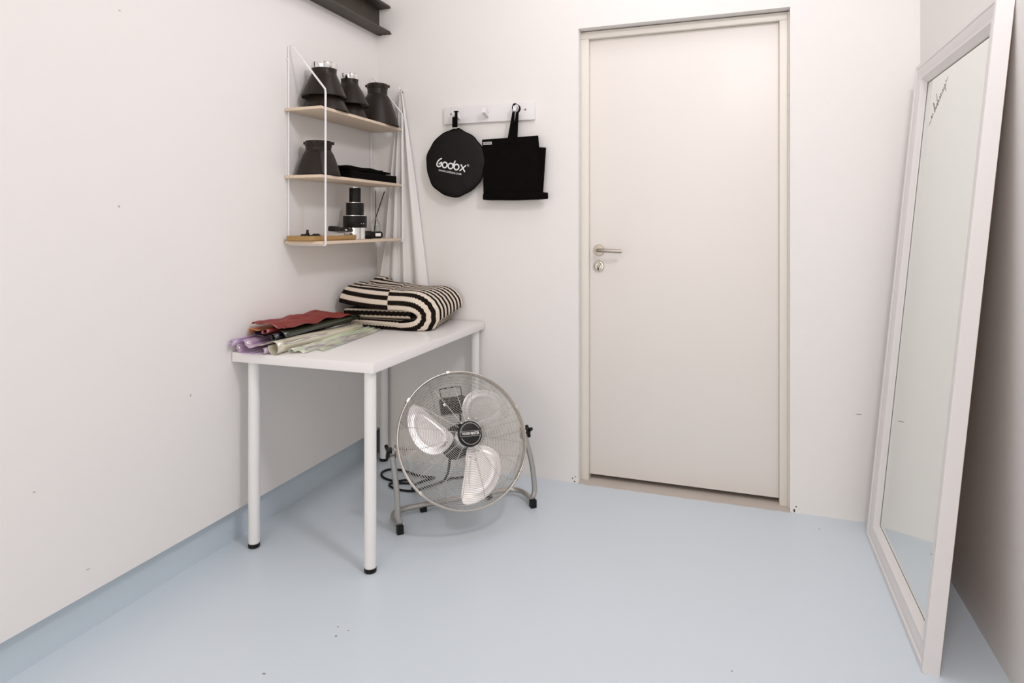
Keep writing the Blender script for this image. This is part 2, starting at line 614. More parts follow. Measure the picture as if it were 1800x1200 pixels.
# painted reveal lining, slightly uneven filler at the right edge
fl = MB()
for k in range(30):
    z0, z1 = 2.12 * k / 30, 2.12 * (k + 1) / 30
    dpt = .008 * (0.5 + 0.5 * math.sin(k * 1.3)) * (1 if 14 < k < 28 else .35)
    fl.box((DX1 - .006, FY - .012 - dpt, z0), (DX1, FY + .01, z1))
fl.build('filler_bead', M['jamb'], dr)
leaf = MB().box((-.6736, 3.03, .024), (.1616, 3.07, 2.0896), .001).build('door_leaf', M['door'], dr)
hx, hz = -.630, 1.090
my = Matrix.Translation((hx, 3.03, hz)) @ Matrix.Rotation(PI / 2, 4, 'X')      # +z of the profile points to the room
hd = MB()
hd.lathe([(.026, 0), (.026, .006), (.0245, .009), (.012, .0095)], 36, my)
for dx, dz in ((-.009, .014), (.010, -.015)):
    hd.cyl((hx + dx, 3.021, hz + dz), (hx + dx, 3.0195, hz + dz), .0035, 10)
rose = hd.build('handle_rosette', M['nickel'], dr)
pts = catmull([(hx, 3.022, hz), (hx, 2.995, hz), (hx + .006, 2.980, hz), (hx + .022, 2.975, hz), (hx + .06, 2.974, hz - .001), (hx + .117, 2.977, hz - .003)], 6)
lv = MB()
lv.tube(pts, [.0088] * (len(pts) - 1) + [.0075], 12)
lv.build('handle_lever', M['nickel'], rose)
ml = Matrix.Translation((hx - .001, 3.03, 1.014)) @ Matrix.Rotation(PI / 2, 4, 'X')
lk = MB().lathe([(.026, 0), (.026, .006), (.0235, .009), (.019, .0092), (.017, .007)], 36, ml).build('lock_rosette', M['lockmetal'], dr)
kc = MB()
kc.box((hx - .005, 3.012, 1.005), (hx + .004, 3.024, 1.030), .002, Matrix.Translation((hx, 3.02, 1.014)) @ Matrix.Rotation(.5, 4, 'Y') @ Matrix.Translation((-hx, -3.02, -1.014)))
kc.build('lock_turn', M['nickel'], lk)
MB().cyl((hx - .002, 3.0225, 1.002), (hx - .002, 3.0215, 1.002), .0045, 10).build('keyhole', M['blackp'], lk)

# ------------------------------------------------------------------ steel beam
bm_ = thing('steel_beam', 'dark painted steel channel beam along the top of the left wall ending at the corner', 'beam', (-1.75, 2.2, 2.2))
MB().box((-1.788, .9, 2.200), (-1.710, 2.953, 2.213), .002).build('lower_flange', M['steel'], bm_)
MB().box((-1.788, .9, 2.332), (-1.710, 2.953, 2.345), .002).build('upper_flange', M['steel'], bm_)
MB().box((-1.788, .9, 2.213), (-1.776, 2.953, 2.332)).build('web', M['steel'], bm_)
dp = MB()
for k in range(14):
    dp.lathe([(.001, -.002), (.004 + random.random() * .003, .001), (.001, .005)], 6, Matrix.Translation((-1.785 + .006 * k, 2.951 - random.random() * .003, 2.200 + random.uniform(-.003, .003))))
dp.build('mortar_crumbs', M['steel'], bm_)

# ------------------------------------------------------------------ table
TX0, TX1, TY0, TY1 = -1.787, -1.182, 1.926, 2.946
tb = thing('table', 'white rectangular table on four round white legs in the left corner', 'table', (-1.485, 2.44, 0))
MB().box((TX0, TY0, .70), (TX1, TY1, .735), .0015).build('table_top', M['tabletop'], tb)
for x, y in ((-1.216, 1.962), (-1.722, 1.968), (-1.216, 2.908), (-1.722, 2.908)):
    lg = MB().lathe([(.0205, .016), (.0210, .02), (.0210, .6995)], 32, Matrix.Translation((x, y, 0))).build('leg', M['leg'], tb)
    MB().lathe([(.0185, 0), (.0215, .003), (.0215, .0165), (.019, .0168)], 32, Matrix.Translation((x, y, 0))).build('rubber_foot', M['blackp'], lg)

# ------------------------------------------------------------------ wall shelf
sh = thing('wall_shelf', 'white wire wall shelf with three pale birch boards above the table', 'shelf', (-1.78, 2.56, 1.12))
RR = .0042
for y in (2.244, 2.886):
    path = [(-1.785, y, 1.126), (-1.785, y, 1.958), (-1.768, y, 1.960), (-1.604, y, 1.768), (-1.602, y, 1.752), (-1.602, y, 1.126)]
    rod = MB().tube(path, RR, 10)
    rod.tube([(-1.785, y, 1.127), (-1.602, y, 1.127)], .0035, 8)
    for z in (1.408, 1.688):
        rod.tube([(-1.785, y, z), (-1.602, y, z)], .0032, 8)
    bf = rod.build('wire_bracket', M['rod'], sh)
    for z in (1.903, 1.165):
        MB().lathe([(.008, 0), (.007, .004), (.003, .005)], 12, Matrix.Translation((-1.7885, y, z)) @ Matrix.Rotation(PI / 2, 4, 'Y')).build('screw', M['chrome'], bf)
SZ = (1.1300, 1.4035, 1.6840)
for z in SZ:
    MB().box((-1.786, 2.222, z), (-1.6075, 2.910, z + .0125), .0015).build('shelf_board', M['birch'], sh)
Z1, Z2, Z3 = [z + .0128 for z in SZ]


# ------------------------------------------------------------------ reflector dishes
def cone_dish(name, label, loc, R=.094, rn=.052, h=.125, collar=True, inner=True, group='stacked cone reflectors'):
    t = thing(name, label, 'reflector', loc, group)
    T = Matrix.Translation(loc)
    pr = [(R - .004, .0), (R, .0), (R + .001, .003), (R, .006)]
    for k in range(1, 9):
        q = k / 8
        pr.append((rn + (R - rn) * (1 - q) ** .97, .006 + (h - .026) * q))
    pr += [(rn, h - .012), (rn, h)]
    inn = [(max(r - .003, .01), z) for r, z in reversed(pr[2:])]
    MB().lathe(pr + [(rn - .003, h)], 56, T, cap=False).build('dish', M['dish'], t)
    MB().lathe([(r - .0015, z) for r, z in inn] + [(R - .006, .0005)], 56, T, cap=False).build('lining', M['dish_in'], t)
    if collar:
        c = MB().lathe([(rn - .004, h - .001), (rn + .002, h), (rn + .003, h + .002), (rn + .003, h + .023), (rn + .001, h + .0245), (rn - .006, h + .0245), (rn - .008, h + .004)], 56, T, cap=False)
        co = c.build('collar', M['chrome'], t)
        for a in (-1.75, -.95):
            sl = MB()
            ca, sa = math.cos(a), math.sin(a)
            p = Vector(loc) + Vector((ca * (rn + .0032), sa * (rn + .0032), 0))
            sl.box((-.0012, -.0012, h + .003), (.0012, .0012, h + .0235), 0, Matrix.Translation((p.x, p.y, loc[2])) @ Matrix.Rotation(a, 4, 'Z'))
            sl.build('collar_slot', M['blackp'], co)
    return t


def bell_dish(name, label, loc, R, rn, h, nk):
    t = thing(name, label, 'reflector', loc)
    T = Matrix.Translation(loc)
    pr = [(R - .004, 0), (R + .002, 0), (R + .002, .004), (R - .001, .006)]
    for k in range(1, 15):
        q = k / 14
        pr.append((rn + (R - rn) * ((1 - q) ** .74), .006 + (h - nk - .006) * q))
    pr += [(rn, h - nk + .006), (rn, h - .022)]
    MB().lathe(pr + [(rn - .003, h - .022)], 64, T, cap=False).build('dish', M['dish'], t)
    MB().lathe([(r - .004, z) for r, z in reversed(pr[1:])], 64, T, cap=False).build('lining', M['dish_in'], t)
    cl = MB().lathe([(rn - .004, h - .024), (rn + .0015, h - .024), (rn + .0025, h - .022), (rn + .0025, h - .002), (rn, h), (rn - .006, h), (rn - .007, h - .02)], 64, T, cap=False).build('collar', M['dish'], t)
    for a in (-2.9, -1.15, .6):
        p = Vector((math.cos(a) * (rn + .005), math.sin(a) * (rn + .005), h - .007))
        MB().box((-.007, -.006, -.006), (.007, .006, .006), .001, Matrix.Translation(Vector(loc) + p) @ Matrix.Rotation(a, 4, 'Z')).build('locking_tab', M['dish'], cl)
    return t


yA, yB2 = 2.366, 2.556
cone_dish('reflector_dish', 'brown-black cone reflector at the bottom left of the top shelf, under the chrome-collared one', (-1.693, yA + .004, Z3), .102, .050, .118, collar=False)
cone_dish('reflector_dish', 'chrome-collared black cone reflector topping the left stack on the top shelf', (-1.696, yA, Z3 + .062), .0945, .0525, .122)
cone_dish('reflector_dish', 'brown-black cone reflector at the bottom of the middle stack on the top shelf', (-1.694, yB2, Z3), .082, .036, .118, collar=False)
cone_dish('reflector_dish', 'chrome-collared black cone reflector topping the middle stack on the top shelf', (-1.694, yB2, Z3 + .060), .088, .039, .120)
bell_dish('bell_reflector', 'tall bell-shaped black reflector at the right end of the top shelf', (-1.690, 2.792, Z3), .105, .0485, .207, .052)
bell_dish('bell_reflector', 'squat bell-shaped black reflector alone on the left of the middle shelf', (-1.695, 2.325, Z2), .0925, .053, .149, .040)

# folded black fabric on the middle shelf
fc = thing('folded_black_cloth', 'flat folded black fabric lying on the right of the middle shelf', 'cloth', (-1.70, 2.66, Z2))


def slab(x0, x1, y0, y1, z0, fn, th_, seed):
    mb = MB()
    nu, nv = 14, 6
    rnd = random.Random(seed)
    ph = [rnd.uniform(0, 6) for _ in range(4)]

    def top(u, v):
        x = x0 + (x1 - x0) * v
        y = y0 + (y1 - y0) * u
        e = min(1, min(u, 1 - u) * 14, min(v, 1 - v) * 8)
        return (x + .003 * math.sin(u * 9 + ph[0]), y + .003 * math.sin(v * 7 + ph[1]), z0 + (fn(u) if callable(fn) else fn) + th_ * (.86 + .14 * e) + .0018 * math.sin(u * 13 + v * 5 + ph[2]))

    def bot(u, v):
        p = top(u, v)
        return (p[0], p[1], z0 + (fn(u) if callable(fn) else fn))
    vs = [top(i / nu, j / nv) for j in range(nv + 1) for i in range(nu + 1)] + [bot(i / nu, j / nv) for j in range(nv + 1) for i in range(nu + 1)]
    W = nu + 1
    K = W * (nv + 1)
    fs = []
    for j in range(nv):
        for i in range(nu):
            a = j * W + i
            fs.append((a, a + 1, a + W + 1, a + W))
            fs.append((K + a, K + a + W, K + a + W + 1, K + a + 1))
    for i in range(nu):
        fs.append((i, K + i, K + i + 1, i + 1))
        b = nv * W + i
        fs.append((b, b + 1, K + b + 1, K + b))
    for j in range(nv):
        a = j * W
        fs.append((a, a + W, K + a + W, K + a))
        b = j * W + nu
        fs.append((b, K + b, K + b + W, b + W))
    return mb.add(vs, fs)


slab(-1.775, -1.622, 2.455, 2.866, Z2, 0.0, .041, 3).build('lower_fold', M['blackcloth'], fc)
slab(-1.772, -1.640, 2.468, 2.835, Z2 + .0432, 0.0, .010, 5).build('middle_fold', M['blackcloth'], fc)
slab(-1.766, -1.665, 2.475, 2.805, Z2 + .0552, 0.0, .008, 9).build('upper_fold', M['blackcloth'], fc)

# optical snoot of stacked barrels
sx_, sy_ = -1.695, 2.602
sn = thing('optical_snoot', 'stepped black barrel snoot standing on its wide chrome base on the bottom shelf', 'snoot', (sx_, sy_, Z1))
T = Matrix.Translation((sx_, sy_, 0))
MB().lathe([(.046, Z1), (.048, Z1 + .002), (.048, 1.196)], 48, T).build('chrome_base', M['chrome'], sn)
bs = MB().lathe([(.048, 1.1962), (.0535, 1.197), (.0545, 1.199), (.0545, 1.249), (.053, 1.251), (.042, 1.2515)], 48, T).build('lower_barrel', M['blackp'], sn)
for dy in (-.012, .006):
    MB().cyl((sx_ + .0540, sy_ + dy - .02, 1.215), (sx_ + .0555, sy_ + dy - .021, 1.215), .002, 8).build('set_screw', M['chrome'], bs)
MB().lathe([(.0535, 1.2516), (.0535, 1.2540), (.040, 1.2542)], 48, T).build('silver_ring', M['chrome'], sn)
MB().lathe([(.0400, 1.2543), (.0412, 1.2555), (.0412, 1.281), (.0402, 1.2815), (.0402, 1.2835), (.0412, 1.284), (.0412, 1.310), (.040, 1.3115), (.028, 1.312)], 48, T).build('middle_barrel', M['blackp'], sn)
MB().cyl((sx_ + .035, sy_ + .020, 1.264), (sx_ + .041, sy_ + .024, 1.264), .004, 12).build('thumb_screw', M['chrome'], sn)
MB().lathe([(.040, 1.3121), (.040, 1.3145), (.027, 1.3147)], 48, T).build('silver_ring', M['chrome'], sn)
MB().lathe([(.0265, 1.3148), (.0265, 1.380), (.0262, 1.3815)], 40, T).build('upper_barrel', M['blackp'], sn)
MB().lathe([(.0250, 1.3816), (.0250, 1.3850), (.022, 1.3858), (.021, 1.384)], 40, T).build('lens_ring', M['chrome'], sn)

# reed diffuser
dx_, dy_ = -1.715, 2.815
rd = thing('reed_diffuser', 'small clear glass diffuser bottle with two black reeds on the bottom shelf', 'diffuser', (dx_, dy_, Z1))
T = Matrix.Translation((dx_, dy_, Z1))
gp = [(.0235, .0), (.0255, .002), (.0255, .06), (.024, .072), (.017, .084), (.010, .090), (.009, .104), (.011, .106)]
gi = [(.0085, .106), (.0075, .091), (.015, .082), (.0215, .07), (.0232, .06), (.0232, .005)]
MB().lathe(gp + gi, 32, T).build('bottle', M['glass'], rd)
rdm = MB().tube([(dx_ + .004, dy_ - .004, Z1 + .008), (dx_ + .001, dy_ + .001, Z1 + .10), (dx_ - .002, dy_ + .004, Z1 + .237)], .0018, 8).build('reed', M['reed'], rd)
MB().tube([(dx_ - .004, dy_ - .010, Z1 + .008), (dx_ + .0015, dy_ - .001, Z1 + .10), (dx_ + .012, dy_ + .066, Z1 + .236)], .0026, 8).build('reed', M['reed'], rd)

# black cylinder with label lying by the diffuser
bt = thing('black_canister', 'small black canister with a white label lying beside the diffuser bottle', 'canister', (-1.65, 2.725, Z1))
d_ = Vector((.55, .835, 0)).normalized()
mtx = frame((-1.665, 2.70, Z1 + .0192), d_.cross(Vector((0, 0, 1))), (0, 0, 1))
MB().lathe([(.010, -.052), (.015, -.050), (.0165, -.046), (.0165, .0), (.019, .004), (.019, .040), (.017, .046), (.010, .048)], 28, frame((-1.665, 2.70, Z1 + .0192), Vector((0, 0, 1)), d_.cross(Vector((0, 0, 1))) * -1)).build('body', M['blackp'], bt)
fx = Vector((-1.665, 2.70, Z1 + .0192))
lab = MB()
side = Vector((d_.y, -d_.x, 0))
for k in range(5):
    a0, a1 = math.radians(-22 + k * 9), math.radians(-22 + (k + 1) * 9)
    q = []
    for a, t in ((a0, .010), (a0, .038), (a1, .038), (a1, .010)):
        q.append(fx + d_ * t + (side * math.cos(a) + Vector((0, 0, 1)) * math.sin(a)) * .0193)
    lab.add(q, [(0, 1, 2, 3)])
lab.build('paper_label', M['whitep'], bt)

# tray and what lies on it
tr = thing('tray', 'shallow tan wooden tray with rounded corners at the left end of the bottom shelf', 'tray', (-1.70, 2.36, Z1))


def rrect(x0, x1, y0, y1, r, n=6):
    out = []
    for cx, cy, a0 in ((x1 - r, y1 - r, 0), (x0 + r, y1 - r, PI / 2), (x0 + r, y0 + r, PI), (x1 - r, y0 + r, 1.5 * PI)):
        for k in range(n + 1):
            a = a0 + PI / 2 * k / n
            out.append((cx + r * math.cos(a), cy + r * math.sin(a)))
    return out


tm = MB()
rings = []
for ins, z in ((.006, 0), (.001, .004), (0, .010), (0, .0205), (.004, .0215), (.006, .019), (.008, .006)):
    rings.append([(x, y, Z1 + z) for x, y in rrect(-1.775 + ins, -1.632 - ins, 2.205 + ins, 2.533 - ins, .022 - ins * .6)])
n = len(rings[0])
vs = [p for r in rings for p in r]
fs = [(i * n + k, i * n + (k + 1) % n, (i + 1) * n + (k + 1) % n, (i + 1) * n + k) for i in range(len(rings) - 1) for k in range(n)]
fs.append(tuple(reversed(range(n))))
fs.append(tuple(range((len(rings) - 1) * n, len(rings) * n)))
tm.add(vs, fs).build('tray_body', M['tray'], tr)
zt = Z1 + .0064
cp = thing('clamp', 'small black spring clamp with a knob lying in the left half of the tan tray', 'clamp', (-1.70, 2.24, zt))
MB().box((-1.712, 2.222, zt), (-1.690, 2.335, zt + .018), .004).build('bar', M['blackp'], cp)
MB().lathe([(.010, 0), (.010, .006), (.006, .010), (.005, .022), (.004, .024)], 16, Matrix.Translation((-1.701, 2.258, zt + .0165))).build('knob', M['dish'], cp)
for y in (2.230, 2.306, 2.326):
    jw = MB()
    jw.lathe([(.009, 0), (.010, .004), (.008, .008), (.005, .009)], 14, Matrix.Translation((-1.701, y, zt + .014)))
    jw.build('pad', M['blackp'], cp)
gb = tag(MB().box((-1.735, 2.40, zt), (-1.665, 2.47, zt + .0225), .002).build('small_box', M['paper']), 'pale grey little box in the tan tray under the black grip', 'box')
hg = thing('black_grip', 'black handheld grip resting slantwise on the right end of the tan tray', 'grip', (-1.69, 2.48, zt + .023))
mt = Matrix.Translation((-1.690, 2.482, zt + .036)) @ Matrix.Rotation(-.065, 4, 'X')
MB().box((-.015, -.072, -.004), (.015, .072, .012), .005, mt).build('shell', M['blackp'], hg)
MB().box((-.017, -.076, -.008), (.017, -.030, .015), .006, mt).build('head', M['blackp'], hg)
MB().box((-.008, .010, .0121), (.008, .050, .0135), .0005, mt).build('button_strip', M['dish'], hg)
MB().box((.0150, .010, .000), (.0158, .024, .006), 0, mt).build('white_sticker', M['whitep'], hg)

# ------------------------------------------------------------------ drape on its hook
dh = thing('wall_hook', 'small chrome hook on the back wall holding up the white drape', 'hook', (-1.640, YB, 1.895))
MB().lathe([(.010, 0), (.010, .002), (.004, .003)], 16, Matrix.Translation((-1.640, YB - .0005, 1.900)) @ Matrix.Rotation(PI / 2, 4, 'X')).build('plate', M['chrome'], dh)
MB().tube(catmull([(-1.640, YB - .003, 1.900), (-1.640, YB - .020, 1.899), (-1.640, YB - .027, 1.905), (-1.640, YB - .029, 1.912)], 5), .0028, 8).build('prong', M['chrome'], dh)


def drape(u, v):
    t = v ** .92
    z = 1.893 - (1.893 - .752) * v
    xl = -1.649 - .128 * t
    xr = -1.631 + .150 * min(1, t * 1.02)
    amp = .004 + .011 * min(1, t * 2.2)
    k = 2 * PI * (4.3 * u + .35 * math.sin(3.1 * u + .6)) + .5 * math.sin(2.2 * v)
    c = math.sin(k)
    fold = .70 * c + .30 * math.copysign(abs(c) ** .35, c)
    x = xl + (xr - xl) * (u + .030 * math.sin(k * .5 + 1.2) * min(1, t * 3))
    y = YB - .0225 + amp * fold + .003 * math.sin(11 * u + 3 * v)
    dn = max(0, min(1, (1.10 - z) / .25))
    y -= .055 * dn * max(0, 1 - u / .25) ** 1.2
    if v < .03:
        y -= (0.03 - v) * .12
    return (x, y, z + .010 * math.sin(9 * u) * t * .5)


dm = MB().grid(drape, 170, 60)
dro = tag(dm.build('white_drape', M['drape'], smooth=80), 'gathered white cloth hanging from a hook beside the wall shelf', 'cloth')

# ------------------------------------------------------------------ peg rack
pr = thing('peg_rack', 'white wooden coat rack board with three pegs left of the door', 'coat rack', (-1.16, YB, 1.75))
MB().box((-1.398, YB - .016, 1.7125), (-.922, YB - .0005, 1.797), .002).build('board', M['board'], pr)
PEG = [(-1.316, 1.742), (-1.163, 1.744), (-1.006, 1.744)]
for k, (x, z) in enumerate(PEG):
    mtx = Matrix.Translation((x, YB - .016, z)) @ Matrix.Rotation(math.radians(-22), 4, 'X')
    p = MB()
    b0 = [(-.0075, 0, -.011), (.0075, 0, -.011), (.0075, 0, .011), (-.0075, 0, .011)]
    b1 = [(-.0085, -.052, -.0145), (.0085, -.052, -.0145), (.0085, -.052, .0135), (-.0085, -.052, .0135)]
    p.add([mtx @ Vector(q) for q in b0 + b1], [(3, 2, 1, 0), (4, 5, 6, 7), (0, 1, 5, 4), (1, 2, 6, 5), (2, 3, 7, 6), (3, 0, 4, 7)])
    p.build('peg', M['board'], pr)
for x in (-1.358, -.968):
    MB().lathe([(.005, 0), (.0045, .0015), (.002, .002)], 12, Matrix.Translation((x, YB - .016, 1.762)) @ Matrix.Rotation(PI / 2, 4, 'X')).build('screw', M['brass'], pr)

# ------------------------------------------------------------------ round pouch
pc = Vector((-1.319, 2.905, 1.511))
po = thing('reflector_pouch', 'round black nylon pouch with white lettering hanging from the left peg', 'bag', pc)
A = math.radians(11)
out = []
for k in range(72):
    a = 2 * PI * k / 72 + PI / 2
    r = .158 + .0022 * math.sin(3 * a + 1) + .0018 * math.sin(7 * a) + .0012 * math.sin(13 * a + 2)
    d = abs((a - PI / 2 + .03 + PI) % (2 * PI) - PI)
    r += .016 * math.exp(-(d / .20) ** 2)
    out.append((r * math.cos(a), r * math.sin(a) * 1.02))
pm = MB()
prof = [(0, .021), (.3, .020), (.6, .0165), (.85, .0115), (.96, .007), (1.0, 0), (.96, -.007), (.85, -.011), (.5, -.014), (0, -.015)]
vs, fs = [], []
for s_, dd in prof:
    for k, (x, z) in enumerate(out):
        rip = .0011 * math.sin(x * 55 + z * 20) * math.sin(z * 38) * min(1, s_ * 1.4) * (1 if dd > 0 else 0) * (1 if abs(s_ - 1) > .01 else 0)
        vs.append(pc + Vector((x * s_, -dd - rip, z * s_)))
n = 72
for i in range(len(prof) - 1):
    for k in range(n):
        fs.append((i * n + k, i * n + (k + 1) % n, (i + 1) * n + (k + 1) % n, (i + 1) * n + k))
pm.add(vs, fs)
bm2 = bmesh.new()
pouch = pm.build('pouch_shell', M['discfab'], po, smooth=60)
bm2.from_mesh(pouch.data)
bmesh.ops.remove_doubles(bm2, verts=bm2.verts, dist=1e-5)
bm2.to_mesh(pouch.data)
bm2.free()
MB().tube([pc + Vector((x * 1.0, -.001, z * 1.0)) for x, z in out], .0028, 6, closed=True).build('zip_piping', M['blackcloth'], po)
st = MB()
sxp = -1.3115
ys = 2.8835
for yy, wz in ((ys, 0), (ys - .003, 1)):
    st.box((sxp - .0135, yy - .0008, 1.682), (sxp + .0135, yy + .0008, 1.738 - .006 * wz), .0004)
st.box((sxp + .001, ys - .003, 1.728), (sxp + .0135, ys + .001, 1.764), .0008)
st.box((sxp - .006, ys - .003, 1.762), (sxp + .0135, ys + .014, 1.766), .0008)
st.build('hanging_loop', M['blackcloth'], po)
MB().tube(catmull([(sxp - .014, ys + .004, 1.690), (sxp - .006, ys - .004, 1.683), (sxp + .008, ys - .004, 1.682), (sxp + .015, ys + .004, 1.686)], 4), .0022, 6).build('white_cord', M['whitep'], po, smooth=60)
# lettering printed on the pouch
LX = Vector((math.cos(A), 0, -math.sin(A)))
LY = Vector((math.sin(A), 0, math.cos(A)))
k_ = .0322
org = pc + LX * (-.090) + LY * (-.032) + Vector((0, -.0238, 0))
fm = frame(org, LX, LY)


def ring2(cx, cy, rx, ry, n=20):
    return [(cx + rx * math.cos(2 * PI * i / n), cy + ry * math.sin(2 * PI * i / n)) for i in range(n + 1)]


lg_ = MB()


def st2(pts, wd):
    lg_.stroke([(x * k_, y * k_) for x, y in pts], wd * k_, fm)


c2 = lambda ps: [(p.x, p.y) for p in catmull([(a, b, 0) for a, b in ps], 5)]
st2(c2([(.68, 1.36), (.46, 1.22), (.22, .92), (.09, .55), (.16, .22), (.42, .08), (.70, .18), (.84, .45), (.80, .78)]), .20)
st2([(.80, .80), (.46, .50)], .20)
st2([(.50, .50), (.60, .72)], .12)
st2(ring2(1.42, .5, .40, .42), .21)
st2(ring2(2.42, .5, .40, .42), .21)
st2([(2.84, .50), (2.92, 1.00), (3.02, 1.34)], .20)
st2(ring2(3.42, .5, .40, .42), .21)
st2([(4.10, .96), (4.86, .06)], .20)
st2([(4.88, .96), (4.08, .06)], .18)
lg_.build('logo_print', M['whitep'], po, smooth=0)
rg = MB()
rg.stroke([(x * k_, y * k_) for x, y in ring2(5.26, 1.06, .15, .15, 14)], .05 * k_, fm)
rg.stroke([(5.21 * k_, .98 * k_), (5.21 * k_, 1.14 * k_), (5.30 * k_, 1.11 * k_), (5.22 * k_, 1.06 * k_), (5.31 * k_, .98 * k_)], .04 * k_, fm)
rg.build('registered_mark', M['greyp'], po, smooth=0)
text('web_print', 'WWW.GODOX.COM', .124, frame(pc + LX * (-.010) + LY * (-.047) + Vector((0, -.0238, 0)), LX, LY), M['whitep'], po, bold=.012)

# ------------------------------------------------------------------ flat black bag
fb = thing('flat_black_bag', 'folded flat black fabric panel hanging by a strap from the right peg', 'bag', (-1.04, 2.92, 1.48))


def panel(poly, y0, th_, name):
    mb = MB()
    mb.prism([(x, z) for x, z in poly], th_, frame((0, y0, 0), (1, 0, 0), (0, 0, 1)))
    return mb.build(name, M['blackcloth'], fb, smooth=0)


ym = 2.905
panel([(-1.1758, 1.6221), (-0.8926, 1.629), (-0.8877, 1.572), (-0.8828, 1.3544), (-1.1679, 1.3514)], ym, .006, 'front_panel')
panel([(-1.1649, 1.6054), (-0.8572, 1.572), (-0.873, 1.3416), (-1.162, 1.3416)], ym + .010, .008, 'rear_panel')
rl = MB()
rp = []
for k in range(9):
    u = k / 8
    rp.append((-1.170 + .324 * u, ym - .003 + .002 * math.sin(u * 7), 1.3455 + .001 * math.sin(u * 9)))
vs, fs = [], []
for i, p in enumerate(rp):
    for k in range(12):
        a = 2 * PI * k / 12
        sq = .8 if i in (0, 8) else 1
        vs.append((p[0], p[1] + .009 * math.cos(a) * sq, p[2] + .0185 * math.copysign(abs(math.sin(a)) ** .6, math.sin(a)) * sq))
for i in range(8):
    for k in range(12):
        fs.append((i * 12 + k, i * 12 + (k + 1) % 12, (i + 1) * 12 + (k + 1) % 12, (i + 1) * 12 + k))
fs += [tuple(reversed(range(12))), tuple(range(96, 108))]
rl.add(vs, fs)
rl.build('rolled_hem', M['blackcloth'], fb)
fo = MB()
fo.box((-1.166, ym - .0085, 1.368), (-.885, ym - .0062, 1.405), .0008)
fo.build('stitched_fold', M['blackcloth'], fb)
tg = MB().box((-1.1685, ym - .0080, 1.596), (-1.1245, ym - .0062, 1.610), .0005).build('woven_tag', M['greyp'], fb)
text('tag_print', 'NEEWER', .036, frame((-1.1465, ym - .0082, 1.603), (1, 0, 0), (0, 0, 1)), M['ink'], tg, bold=.02)
sp = MB()
tx, ty, tz = -1.0055, 2.8935, 1.766        # resting on the right peg just behind its square end
for x0, x1, yy in ((-1.0335, tx - .008, 2.894), (-1.0085, tx + .013, 2.897)):
    q = [(x0 - .013, yy, 1.600), (x0 + .020, yy, 1.600), (x1 + .0075, yy, tz - .020), (x1 - .005, yy, tz - .020)] if x0 < -1.02 else [(x0 - .019, yy, 1.600), (x0 + .014, yy, 1.600), (x1 + .005, yy, tz - .020), (x1 - .0075, yy, tz - .020)]
    sp.add(q + [(a, b + .0018, c) for a, b, c in q], [(0, 1, 2, 3), (7, 6, 5, 4), (0, 4, 5, 1), (1, 5, 6, 2), (2, 6, 7, 3), (3, 7, 4, 0)])
lp = catmull([(tx - .009, ty, tz - .021), (tx - .0125, ty, tz), (tx - .006, ty, tz + .0165), (tx + .006, ty, tz + .017), (tx + .019, ty, tz + .006), (tx + .020, ty, tz - .008), (tx + .013, ty, tz - .021)], 5)
for a, b in zip(lp, lp[1:]):
    q = [a + Vector((0, -.002, 0)), a + Vector((0, .020, 0)), b + Vector((0, .020, 0)), b + Vector((0, -.002, 0))]
    nn = Vector((-(b - a).z, 0, (b - a).x)).normalized() * .0018
    sp.add(q + [v + nn for v in q], [(0, 1, 2, 3), (7, 6, 5, 4), (0, 4, 5, 1), (1, 5, 6, 2), (2, 6, 7, 3), (3, 7, 4, 0)])
sp.build('strap', M['blackcloth'], fb)

